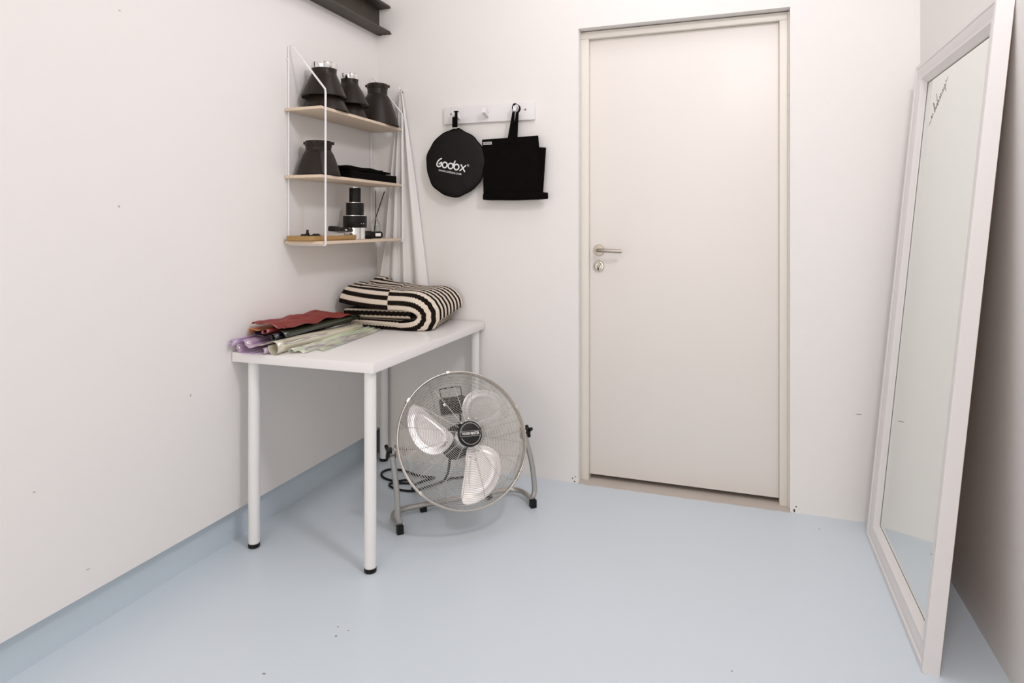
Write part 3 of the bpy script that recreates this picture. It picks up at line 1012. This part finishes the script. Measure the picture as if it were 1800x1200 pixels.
# ------------------------------------------------------------------ folded striped rug
rugt = thing('folded_rug', 'thick folded rug with black and cream stripes on the back of the table', 'rug', (-1.50, 2.72, .735))
BW = .0212
inner = catmull([(-1.752, .852, 0), (-1.70, .843, 0), (-1.62, .834, 0), (-1.54, .829, 0), (-1.486, .828, 0), (-1.42, .828, 0), (-1.378, .822, 0), (-1.356, .806, 0), (-1.358, .788, 0), (-1.382, .776, 0), (-1.44, .770, 0), (-1.52, .773, 0), (-1.62, .774, 0), (-1.690, .768, 0)], 9)
NI = len(inner)
cum = [0]
for a, b in zip(inner, inner[1:]):
    cum.append(cum[-1] + (b - a).length)
NT = 64
rv, ru = [], []
apex_i = min(range(NI), key=lambda i: abs(cum[i] - .415))
for i, p in enumerate(inner):
    t_ = inner[min(i + 1, NI - 1)] - inner[max(i - 1, 0)]
    nrm = Vector((-t_.y, t_.x)).normalized()          # outward: up on the top leg, right at the apex, down below
    sfrac = cum[i] / cum[-1]
    x = p.x
    if i <= apex_i:
        q = cum[i] / cum[apex_i]
        amp = .068 + .012 * math.sin(q * PI)
        if q > .75:
            amp += (q - .75) / .25 * .016
    else:
        q = (cum[i] - cum[apex_i]) / (cum[-1] - cum[apex_i])
        amp = .088 + (.0305 - .088) * min(1, q / .32)
    acc = 0
    last = None
    for j in range(NT + 1):
        t = j / NT
        tf = .33
        if t < tf:
            g = math.sin(PI / 2 * t / tf)
            hh = .16 * (1 - math.cos(PI / 2 * t / tf))
        else:
            g = 1.0
            hh = .16 + .84 * (t - tf) / (1 - tf)
        z_ = p.y + nrm.y * amp * g
        x_ = p.x + nrm.x * amp * g
        up = max(0, nrm.y)
        # loose waves and slump on top
        left = max(0, min(1, (-1.45 - p.x) / .25))
        z_ += up * hh * (.020 * left + .012 * math.sin(hh * 13 + p.x * 9) * left - .004)
        x_ += up * hh * (-.02)
        x_ += hh * -.022 * max(0, nrm.x)
        x_ += .045 * hh * left * up if p.x < -1.70 else 0
        y_ = 2.556 + .345 * hh + .02 * max(0, nrm.x)
        z_ += hh * .030 * max(0, nrm.x)
        if i > apex_i:
            x_ -= hh * .050 * max(0, nrm.x) ** .5 if nrm.x > 0 else 0
        if nrm.y < 0 and z_ < .7425:
            z_ = .7425
        v_ = Vector((x_, y_, z_))
        if last is not None:
            acc += (v_ - last).length
        last = v_
        rv.append(v_)
        ru.append((cum[i], acc / BW))
rf = [(i * (NT + 1) + j, i * (NT + 1) + j + 1, (i + 1) * (NT + 1) + j + 1, (i + 1) * (NT + 1) + j) for i in range(NI - 1) for j in range(NT)]
mb = MB()
mb.add(rv, rf)
ro = mb.build('outer_fold', M['rug'], rugt, smooth=180, uvs=ru)
so = ro.modifiers.new('thickness', 'SOLIDIFY')
so.thickness = .009
so.offset = 0
so.use_rim = True


def fold_slab(name, x0, x1, z0, z1, yf, depth, tilt, voff, flip=0.0):
    """inner layer: rounded front edge running along x with bands stacked over it"""
    nx, nv = 40, 26
    vs, uvs, fs = [], [], []
    for i in range(nx + 1):
        u = i / nx
        e = min(1, u / .10)
        rnd = math.sqrt(max(0, 1 - (1 - e) ** 2))
        x = x0 + (x1 - x0) * u
        zm = (z0 + z1) / 2 + tilt * (u - .5)
        hf = (z1 - z0) / 2 * (.35 + .65 * rnd)
        acc, last = voff, None
        for j in range(nv + 1):
            q = j / nv
            if q < .3:
                y, z = yf + depth * (1 - q / .3) + .012, zm + hf
            elif q < .7:
                a = PI / 2 - PI * (q - .3) / .4
                y, z = yf + .012 * (1 - math.cos(a)), zm + hf * math.sin(a)
            else:
                y, z = yf + .012 + depth * (q - .7) / .3, zm - hf
            y += (1 - rnd) * .05
            v_ = Vector((x, y, z))
            if last is not None and q >= .28:
                acc += (v_ - last).length / (BW * .95)
            last = v_
            vs.append(v_)
            uvs.append((.05 + u * .12 + flip, acc))
    for i in range(nx):
        for j in range(nv):
            a = i * (nv + 1) + j
            fs.append((a, a + 1, a + nv + 2, a + nv + 1))
    fs.append(tuple(range(nv + 1)))
    o = MB().add(vs, fs).build(name, M['rug'], rugt, smooth=180, uvs=uvs)
    return o


fold_slab('inner_fold', -1.757, -1.392, .784, .824, 2.574, .22, .006, 4.15)
fold_slab('lower_fold', -1.708, -1.44, .740, .779, 2.560, .22, -.004, 3.25)

# ------------------------------------------------------------------ films on the table
ZT = .7354


def film(name, label, prof, y0, y1, material, thick=.0006, ny=14, wob=.004, drift=0.0, seed=0, cat='film', group=None, sub=7, shear=0.0, flat=None):
    """a bent sheet: cross profile (x, z) drawn along y"""
    pr_ = catmull([(a, b, 0) for a, b in prof], sub)
    rnd = random.Random(seed)
    p1, p2, p3 = [rnd.uniform(0, 6) for _ in range(3)]
    nu = len(pr_) - 1
    minz = ZT + .0004

    def fn(u, v):
        q = pr_[min(nu, int(round(u * nu)))]
        w1 = math.sin(v * 5.2 + p1 + u * 3) * wob
        w2 = math.sin(v * 9.5 + p2 + u * 5) * wob * .6
        fl_ = 1.0 if flat is None else (1 + (flat - 1) * v)
        z = ZT + (q.y - ZT) * fl_ + w2 * min(1, (q.y - ZT) / .01)
        return (q.x + drift * v + w1, y0 + (y1 - y0) * v + shear * u + .006 * math.sin(u * 6 + p3) * (1 - v), max(minz, z))
    o = MB().grid(fn, nu, ny).build(name, material, None, smooth=70)
    so = o.modifiers.new('thickness', 'SOLIDIFY')
    so.thickness = thick
    so.offset = 1
    tag(o, label, cat, group)
    return o


G = 'coloured films on the table'
circ = lambda cx, cz, r, a0, a1, n=10, ez=1.0: [(cx + r * math.cos(math.radians(a0 + (a1 - a0) * i / n)), cz + ez * r * math.sin(math.radians(a0 + (a1 - a0) * i / n))) for i in range(n + 1)]
film('violet_film_roll', 'tight little roll of violet film nearest the left wall on the table edge', circ(-1.772, .773, .0115, -60, 330), 1.900, 2.42, M['film_violet'], seed=1, wob=.002, group=G, drift=.010)
film('violet_film_sheet', 'wavy sheet of pink and violet film opening over the front edge of the table', [(-1.700, .756)] + circ(-1.740, .7590, .0215, 20, 255, 9) + [(-1.722, .7365), (-1.69, .7368), (-1.655, .7375), (-1.636, .741)] + circ(-1.645, .750, .0120, -30, 70, 4), 1.918, 2.45, M['film_violet'], seed=2, wob=.003, group=G)
film('cream_film_roll', 'rolled cream coloured film with an open end at the front of the table', [(-1.690, .7630), (-1.672, .7665), (-1.650, .7695), (-1.628, .7810)] + circ(-1.6020, .7615, .0255, 100, -190, 14, 1.0), 1.928, 2.50, M['film_cream'], seed=3, wob=.002, group=G, flat=.6, drift=-.01)
film('green_film_sheet', 'pale green shimmering film sheet with creases spread flat along the table', [(-1.574, .7368), (-1.566, .7500), (-1.555, .7530), (-1.546, .7430), (-1.534, .7475), (-1.522, .7372), (-1.508, .7366)], 1.965, 2.55, M['film_green'], seed=4, wob=.003, group=G, drift=-.040, shear=.03, flat=.8)
film('clear_green_film_strip', 'narrow pale mint film strip with a violet crease lying furthest right on the table', [(-1.505, .7366), (-1.495, .7420), (-1.484, .7372), (-1.470, .7366)], 2.05, 2.56, M['film_green'], seed=5, wob=.002, group=G, drift=-.045)
film('dark_film_roll', 'dark blue-black rolled film under the red film on the table', circ(-1.655, .7855, .0145, -90, 265, 12, .9), 1.99, 2.50, M['film_dark'], seed=6, wob=.001, group=G)
film('black_film_sheet', 'black film sheet lying between the violet and red films', [(-1.752, .7985), (-1.735, .7925), (-1.70, .7885), (-1.674, .7895)], 1.985, 2.47, M['film_dark'], seed=7, wob=.002, group=G)
film('green_black_film', 'folded dark green film showing along the right side of the red film', [(-1.672, .8030), (-1.655, .8050), (-1.634, .8030), (-1.622, .795), (-1.619, .784)], 2.02, 2.535, M['film_darkgreen'], seed=8, wob=.002, group=G, drift=-.004)
film('orange_film_sheet', 'orange film sheet standing up against the left wall behind the red film', [(-1.783, .788), (-1.781, .803), (-1.774, .8125), (-1.752, .8085), (-1.735, .8030)], 2.005, 2.52, M['film_orange'], seed=9, wob=.002, group=G, flat=.9)


def red(u, v):
    x = -1.776 + .142 * u
    y = 2.015 + .475 * v
    zz = .823 + .012 * math.sin(u * 2.6 + .4) + .004 * math.sin(u * 14 + v * 7) * (1 - .3 * u) + .0035 * math.sin(v * 17 + u * 4) + .003 * math.sin((u - v) * 21)
    zz += -.010 * u
    zz += -.018 * max(0, v - .75) / .25 * (1 - u * .2)
    if v < .10:
        y -= .012 * math.sin(u * 5)
    return (x + .006 * math.sin(v * 8), y, zz)


rs = MB().grid(red, 30, 60).build('red_film_sheet', M['film_red'], smooth=25)
so = rs.modifiers.new('thickness', 'SOLIDIFY')
so.thickness = .0012
tag(rs, 'crumpled dark red film on top of the heap of coloured films', 'film', G)
film('red_film_roll', 'curled bright red film whose rolled end faces the front of the table', circ(-1.690, .8065, .0095, -85, 270, 11, .8) + [(-1.6730, .8040)], 1.985, 2.25, M['film_red'], seed=11, wob=.001, group=G)

# ------------------------------------------------------------------ floor fan
FC = Vector((-1.036, 2.362, .3617))
yaw, tau = math.radians(43.6), math.radians(27.7)
n0 = Vector((math.sin(yaw), -math.cos(yaw), 0))
LAT = Vector((math.cos(yaw), math.sin(yaw), 0))
NF = n0 * math.cos(tau) + Vector((0, 0, 1)) * math.sin(tau)
UPF = Vector((0, 0, 1)) * math.cos(tau) - n0 * math.sin(tau)
FM = Matrix((LAT, UPF, NF)).transposed().to_4x4()
FM.translation = FC
RF = .2665
fan = thing('floor_fan', 'large chrome drum floor fan on a bent tube stand beneath the table', 'fan', (-1.05, 2.44, 0))


def P(x, y, z):
    return FM @ Vector((x, y, z))


def ringpts(r, z, n=72):
    return [P(r * math.cos(2 * PI * k / n), r * math.sin(2 * PI * k / n), z) for k in range(n)]


# rim and front grille
fg = MB().tube(ringpts(RF, 0, 96), .0042, 8, closed=True)
fg.tube(ringpts(RF - .003, -.010, 96), .0025, 6, closed=True)
fg = fg.build('front_grille', M['fansteel'], fan, smooth=60)


def front_z(r):
    q = max(0, min(1, (RF - r) / (RF - .05)))
    return .004 + .074 * min(1, (q / .22)) ** .6 * .62 + .074 * .38 * q


gw = MB()
NRG = 34
for k in range(NRG):
    r = .058 + (RF - .008 - .058) * k / (NRG - 1)
    gw.tube(ringpts(r, front_z(r), 72), .0009, 4, closed=True)
o = gw.build('ring_wires', M['fansteel'], fg, smooth=80)
o['kind'] = 'stuff'
for k in range(16):
    a = 2 * PI * (k + .35) / 16
    pts = []
    for i in range(12):
        r = .046 + (RF - .046) * i / 11
        pts.append(P(r * math.cos(a), r * math.sin(a), front_z(r) - .0018))
    MB().tube(pts, .00125, 5).build('spoke', M['fansteel'], fg, smooth=80)
# clips on the rim
for a in (95, 140, 222, 318, 20):
    ar = math.radians(a)
    mtx = FM @ Matrix.Rotation(ar, 4, 'Z') @ Matrix.Translation((RF + .001, 0, -.004))
    MB().box((-.006, -.010, -.010), (.006, .010, .008), .002, mtx).build('rim_clip', M['fansteel'], fg)


# rear grille
def rear_z(r):
    q = max(0, min(1, (RF - r) / (RF - .05)))
    return -.012 - .120 * min(1, q / .55) ** .7


rgm = MB().tube(ringpts(RF - .001, -.018, 96), .0038, 8, closed=True)
rgm = rgm.build('rear_grille', M['fansteel'], fan, smooth=60)
gw = MB()
for k in range(20):
    r = .07 + (RF - .012 - .07) * k / 19
    gw.tube(ringpts(r, rear_z(r), 64), .0009, 4, closed=True)
for k in range(16):
    a = 2 * PI * k / 16
    gw.tube([P(r * math.cos(a), r * math.sin(a), rear_z(r) - .0015) for r in [.06 + (RF - .06) * i / 8 for i in range(9)]], .0012, 4)
o = gw.build('rear_wires', M['fansteel'], rgm, smooth=80)
o['kind'] = 'stuff'

# badge
ZB = .086
bd = MB().lathe([(.046, ZB - .018), (.049, ZB - .014), (.049, ZB - .004), (.0465, ZB - .0005), (.044, ZB), (.001, ZB)], 48, FM).build('hub_badge', M['blackp'], fan)
rg = MB()
for a0, a1 in ((22, 170), (200, 345)):
    pts = [(.0405 * math.cos(math.radians(a0 + (a1 - a0) * i / 30)), .0405 * math.sin(math.radians(a0 + (a1 - a0) * i / 30))) for i in range(31)]
    rg.stroke(pts, .0016, FM @ Matrix.Translation((0, 0, ZB)), .0004)
BR = FM @ Matrix.Rotation(math.radians(-3), 4, 'Z') @ Matrix.Translation((0, 0, ZB))
rg.stroke([(-.041, .0095), (.041, .0095)], .0010, BR, .0004)
rg.stroke([(-.041, -.0095), (.041, -.0095)], .0010, BR, .0004)
rg.stroke([(-.042, .0095), (-.042, -.0095)], .0008, BR, .0004)
rg.stroke([(.042, .0095), (.042, -.0095)], .0008, BR, .0004)
rg.build('badge_lines', M['greyp'], bd, smooth=0)
text('badge_lettering', 'TOUGH MASTER', .072, BR @ Matrix.Scale(1.45, 4, Vector((0, 1, 0))), M['whitep'], bd, bold=.022, depth=.0006)

# blades
bh = MB().lathe([(.036, -.030), (.038, -.026), (.038, .022), (.034, .030), (.001, .031)], 32, FM).build('blade_hub', M['blade'], fan)


def blade_fn(ang):
    def fn(u, v):
        a, b = u * 2 - 1, v * 2 - 1
        dx = a * math.sqrt(1 - b * b / 2)            # square to disc: a rounded paddle
        dy = b * math.sqrt(1 - a * a / 2)
        e = math.sqrt(dx * dx + dy * dy)
        q = (dx + 1) / 2
        r = .138 + .098 * dx
        wid = .040 + .082 * q ** .75 + .014 * math.sin(q * PI)
        wid = .034 + .112 * q ** 1.6 if dy < 0 else .046 + .074 * q ** .6
        tang = dy * wid - .046 * q ** 1.8
        rr = r - .8 * tang * tang + (.016 * -dy * q)
        bump = .0035 * math.exp(-((e - .70) / .06) ** 2) * min(1, q * 3)
        z = -.004 + tang * .36 * (1 - .2 * q) + .012 * (1 - dy * dy) * q + bump
        c, s = math.cos(ang), math.sin(ang)
        return P(rr * c - tang * s, rr * s + tang * c, z)
    return fn


for a in (167, 293, 49):
    ar = math.radians(a)
    fn = blade_fn(ar)
    b = MB().grid(fn, 36, 30).build('blade', M['blade'], fan, smooth=70)
    so = b.modifiers.new('thickness', 'SOLIDIFY')
    so.thickness = .0016
    so.offset = 0
    for u, v in ((.16, .30), (.16, .70), (.27, .5)):
        q = Vector(fn(u, v))
        mtx = FM.copy()
        mtx.translation = q + NF * .0006
        MB().lathe([(.0045, 0), (.0040, .002), (.002, .003)], 10, mtx).build('rivet', M['chrome'], b)
# motor
MB().lathe([(.030, -.135), (.058, -.130), (.064, -.122), (.064, -.046), (.058, -.038), (.030, -.032)], 36, FM).build('motor', M['blackp'], fan)
# switch box on the back of the fan with its wire carrying handle
mtx = FM @ Matrix.Translation((.022, .160, -.128))
sb = MB()
sb.box((-.052, -.034, -.035), (.052, .034, .006), .004, mtx)
sb = sb.build('switch_box', M['blackp'], fan)
for k in range(5):
    MB().box((-.054, -.028 + k * .0125, -.008), (.054, -.023 + k * .0125, .009), .001, mtx).build('vent_fin', M['dish'], sb)
MB().lathe([(.0075, 0), (.0065, .003), (.003, .0035)], 14, mtx @ Matrix.Translation((-.042, 0, .0085))).build('switch_screw', M['chrome'], sb)
hp = catmull([mtx @ Vector(q) for q in ((-.046, .034, -.010), (-.048, .066, -.012), (-.040, .074, -.012), (.038, .076, -.012), (.047, .066, -.012), (.045, .034, -.010))], 5)
MB().tube(hp, .0022, 8).build('carry_handle', M['blackp'], fan)
MB().tube(catmull([mtx @ Vector((.022, -.033, -.008)), mtx @ Vector((.024, -.055, -.006)), mtx @ Vector((.016, -.075, .004))], 6), .0042, 8).build('switch_cable', M['blackp'], fan)

# stand: one bent tube
MS = Vector((-1.043, 2.438, 0))
BK = Vector((-n0.x, -n0.y, 0))


def Q(l, b, z):
    return MS + LAT * l + BK * b + Vector((0, 0, z))


PV = FC - NF * .055
TR = .0115


def LB(v):
    d = v - MS
    return d.dot(LAT), d.dot(BK)


pl, pb = LB(PV)
left_top = Q(pl - .276, pb, PV.z - .020)
right_top = Q(pl + .292, pb, PV.z - .020)
path = [left_top, Q(-.308, pb + .004, .20), Q(-.298, .000, .075), Q(-.290, .004, .046), Q(-.291, .030, .024), Q(-.296, .075, .0245), Q(-.284, .125, .0265), Q(-.245, .153, .0265), Q(-.15, .158, .0265), Q(.0, .158, .0265), Q(.15, .158, .0265), Q(.245, .153, .0265), Q(.284, .125, .0265), Q(.296, .075, .0245), Q(.291, .030, .024), Q(.290, .004, .046), Q(.296, .000, .085), Q(.276, pb + .004, .21), right_top]
MB().tube(catmull(path, 7), TR, 14).build('stand_tube', M['tube'], fan, smooth=70)
for l, b in ((-.290, .004), (.290, .004), (-.150, .158), (.150, .158)):
    mtx = Matrix.Translation(Q(l, b, 0)) @ Matrix.Rotation(yaw, 4, 'Z')
    z1 = .034 if b < .05 else .020
    MB().box((-.013, -.013, 0), (.013, .013, z1), .003, mtx).build('rubber_foot', M['blackp'], fan)
for sgn in (-1, 1):
    c = Q(pl + (-.272 if sgn < 0 else .288), pb, PV.z)
    dv = LAT * sgn
    kb = MB()
    kb.cyl(c - dv * .018, c + dv * .008, .0075, 14)
    kb = kb.build('pivot_bolt', M['chrome'], fan)
    mtx = frame(c + dv * .006, BK, (0, 0, 1))
    kn = MB()
    kn.cyl(c + dv * .008, c + dv * .026, .0125, 16)
    for a in range(3):
        an = a * 2 * PI / 3 + .5
        d2 = BK * math.cos(an) + Vector((0, 0, 1)) * math.sin(an)
        kn.cyl(c + dv * .020 + d2 * .004, c + dv * .024 + d2 * .027, .0085, 10, .0072)
    kn.build('clamp_knob', M['blackp'], fan)
    mtx = frame(c - dv * .010, BK, (0, 0, 1))
    MB().box((-.016, -.030, -.003), (.016, .014, .003), .001, mtx).build('pivot_plate', M['tube'], fan)
# power cord (belongs to the fan)
zf = .0058
cordp = [FM @ Vector((-.030, -.052, -.118)), FM @ Vector((-.060, -.13, -.135)), (-1.30, 2.54, .060), (-1.385, 2.60, .012), (-1.42, 2.66, zf), (-1.40, 2.73, zf), (-1.37, 2.78, zf), (-1.44, 2.775, zf), (-1.50, 2.79, zf), (-1.56, 2.81, zf), (-1.625, 2.80, zf), (-1.640, 2.75, zf), (-1.60, 2.70, zf), (-1.53, 2.68, zf), (-1.47, 2.69, zf + .008), (-1.44, 2.685, zf), (-1.50, 2.665, zf), (-1.535, 2.645, zf), (-1.51, 2.615, zf), (-1.46, 2.600, zf), (-1.40, 2.605, zf), (-1.36, 2.64, zf + .004), (-1.33, 2.72, zf), (-1.29, 2.80, zf), (-1.22, 2.84, zf)]
MB().tube(catmull(cordp, 7), .0052, 8).build('power_cord', M['blackp'], fan, smooth=70)

# ------------------------------------------------------------------ leaning mirror
al = math.atan(.094)
MX = frame((.465, 2.012, 0), (0, 1, 0), (math.sin(al), 0, math.cos(al)))     # x along the wall, y up the mirror, z towards the room (-x)
if (MX.to_3x3() @ Vector((0, 0, 1))).x > 0:
    MX = MX @ Matrix.Scale(-1, 4, Vector((0, 0, 1)))
mw, mh, fw = .826, 1.822, .078
mi = thing('standing_mirror', 'tall white framed mirror leaning against the right wall', 'mirror', (.49, 2.42, 0))
# profile across the frame: distance from the outer edge, height (front of frame = 0, glass at -.028)
prf = [(0, -.040), (0, -.002), (.002, 0), (.016, 0), (.019, -.003), (.024, -.003), (.048, -.010), (.052, -.008), (.058, -.009), (.062, -.013), (fw - .002, -.024), (fw, -.029), (fw, -.034), (.012, -.040)]


def rail(name, corners):
    """mitred length between two outer corners; corners = (outer point, inward direction x, y) twice"""
    mb = MB()
    vs, fs = [], []
    for (ox, oy, ix, iy) in corners:
        for d, h in prf:
            vs.append(MX @ Vector((ox + ix * d, oy + iy * d, h)))
    k = len(prf)
    for i in range(k):
        j = (i + 1) % k
        fs.append((i, j, k + j, k + i))
    fs += [tuple(range(k)), tuple(reversed(range(k, 2 * k)))]
    return mb.add(vs, fs).build(name, M['mframe'], mi, smooth=30)


C00, C10, C11, C01 = (0, .001, 1, 1), (mw, .001, -1, 1), (mw, mh, -1, -1), (0, mh, 1, -1)
rail('bottom_rail', (C00, C10))
rail('far_stile', (C10, C11))
rail('top_rail', (C11, C01))
rail('near_stile', (C01, C00))
gl = MB().box((fw - .006, fw - .006, -.0325), (mw - fw + .006, mh - fw + .006, -.0285), 0, MX).build('mirror_glass', M['mirror'], mi, smooth=0)
MB().box((.009, .009, -.0435), (mw - .009, mh - .003, -.0402), 0, MX).build('back_board', M['mdf'], mi, smooth=0)
ed = MB()
for x0, x1, y0, y1 in ((fw - .001, fw + .0012, fw, mh - fw), (mw - fw - .0012, mw - fw + .001, fw, mh - fw), (fw, mw - fw, fw - .001, fw + .0012), (fw, mw - fw, mh - fw - .0012, mh - fw + .001)):
    ed.box((x0, y0, -.0284), (x1, y1, -.0274), 0, MX)
ed.build('glass_edge_line', mat('dark glass edge', (0.16, 0.16, 0.13, 1), .5, var=.05), mi, smooth=0)
# handwritten line across the glass
wr = MB()
wm = MX @ Matrix.Translation((0, 0, -.0283))


def onglass(s, t):
    return (s, t)


W0, W1 = Vector((.668, 1.574)), Vector((.488, 1.702))
dirv = (W1 - W0)
dirn = dirv.normalized()
upv = Vector((-dirn.y, dirn.x)) * -1


def wp(a, h):
    p = W0 + dirv * a + upv * h
    return (p.x, p.y)


strokes = [
    [(0, 0), (.05, .004), (.10, .002)], [(.12, .0), (.15, .016), (.18, 0), (.21, .014), (.24, .004)],
    [(.30, .0), (.33, .020), (.30, .048), (.32, .0), (.36, .012), (.38, .0)], [(.40, .014), (.41, .0), (.44, .014), (.46, .0)],
    [(.47, .055), (.48, .0), (.52, .014), (.54, .0)], [(.57, .0), (.59, .015), (.61, 0), (.64, .015), (.66, 0)],
    [(.69, .012), (.71, 0), (.74, .014), (.76, .0)], [(.79, .012), (.80, 0), (.84, .014), (.85, .0), (.86, -.022)], [(.88, .0), (.91, .016), (.94, .010), (1.0, .012)]]
for s_ in strokes:
    wr.stroke(c2([wp(a, h) for a, h in s_]), .0024, wm, .0003)
wr.build('handwriting', M['ink'], mi, smooth=0)
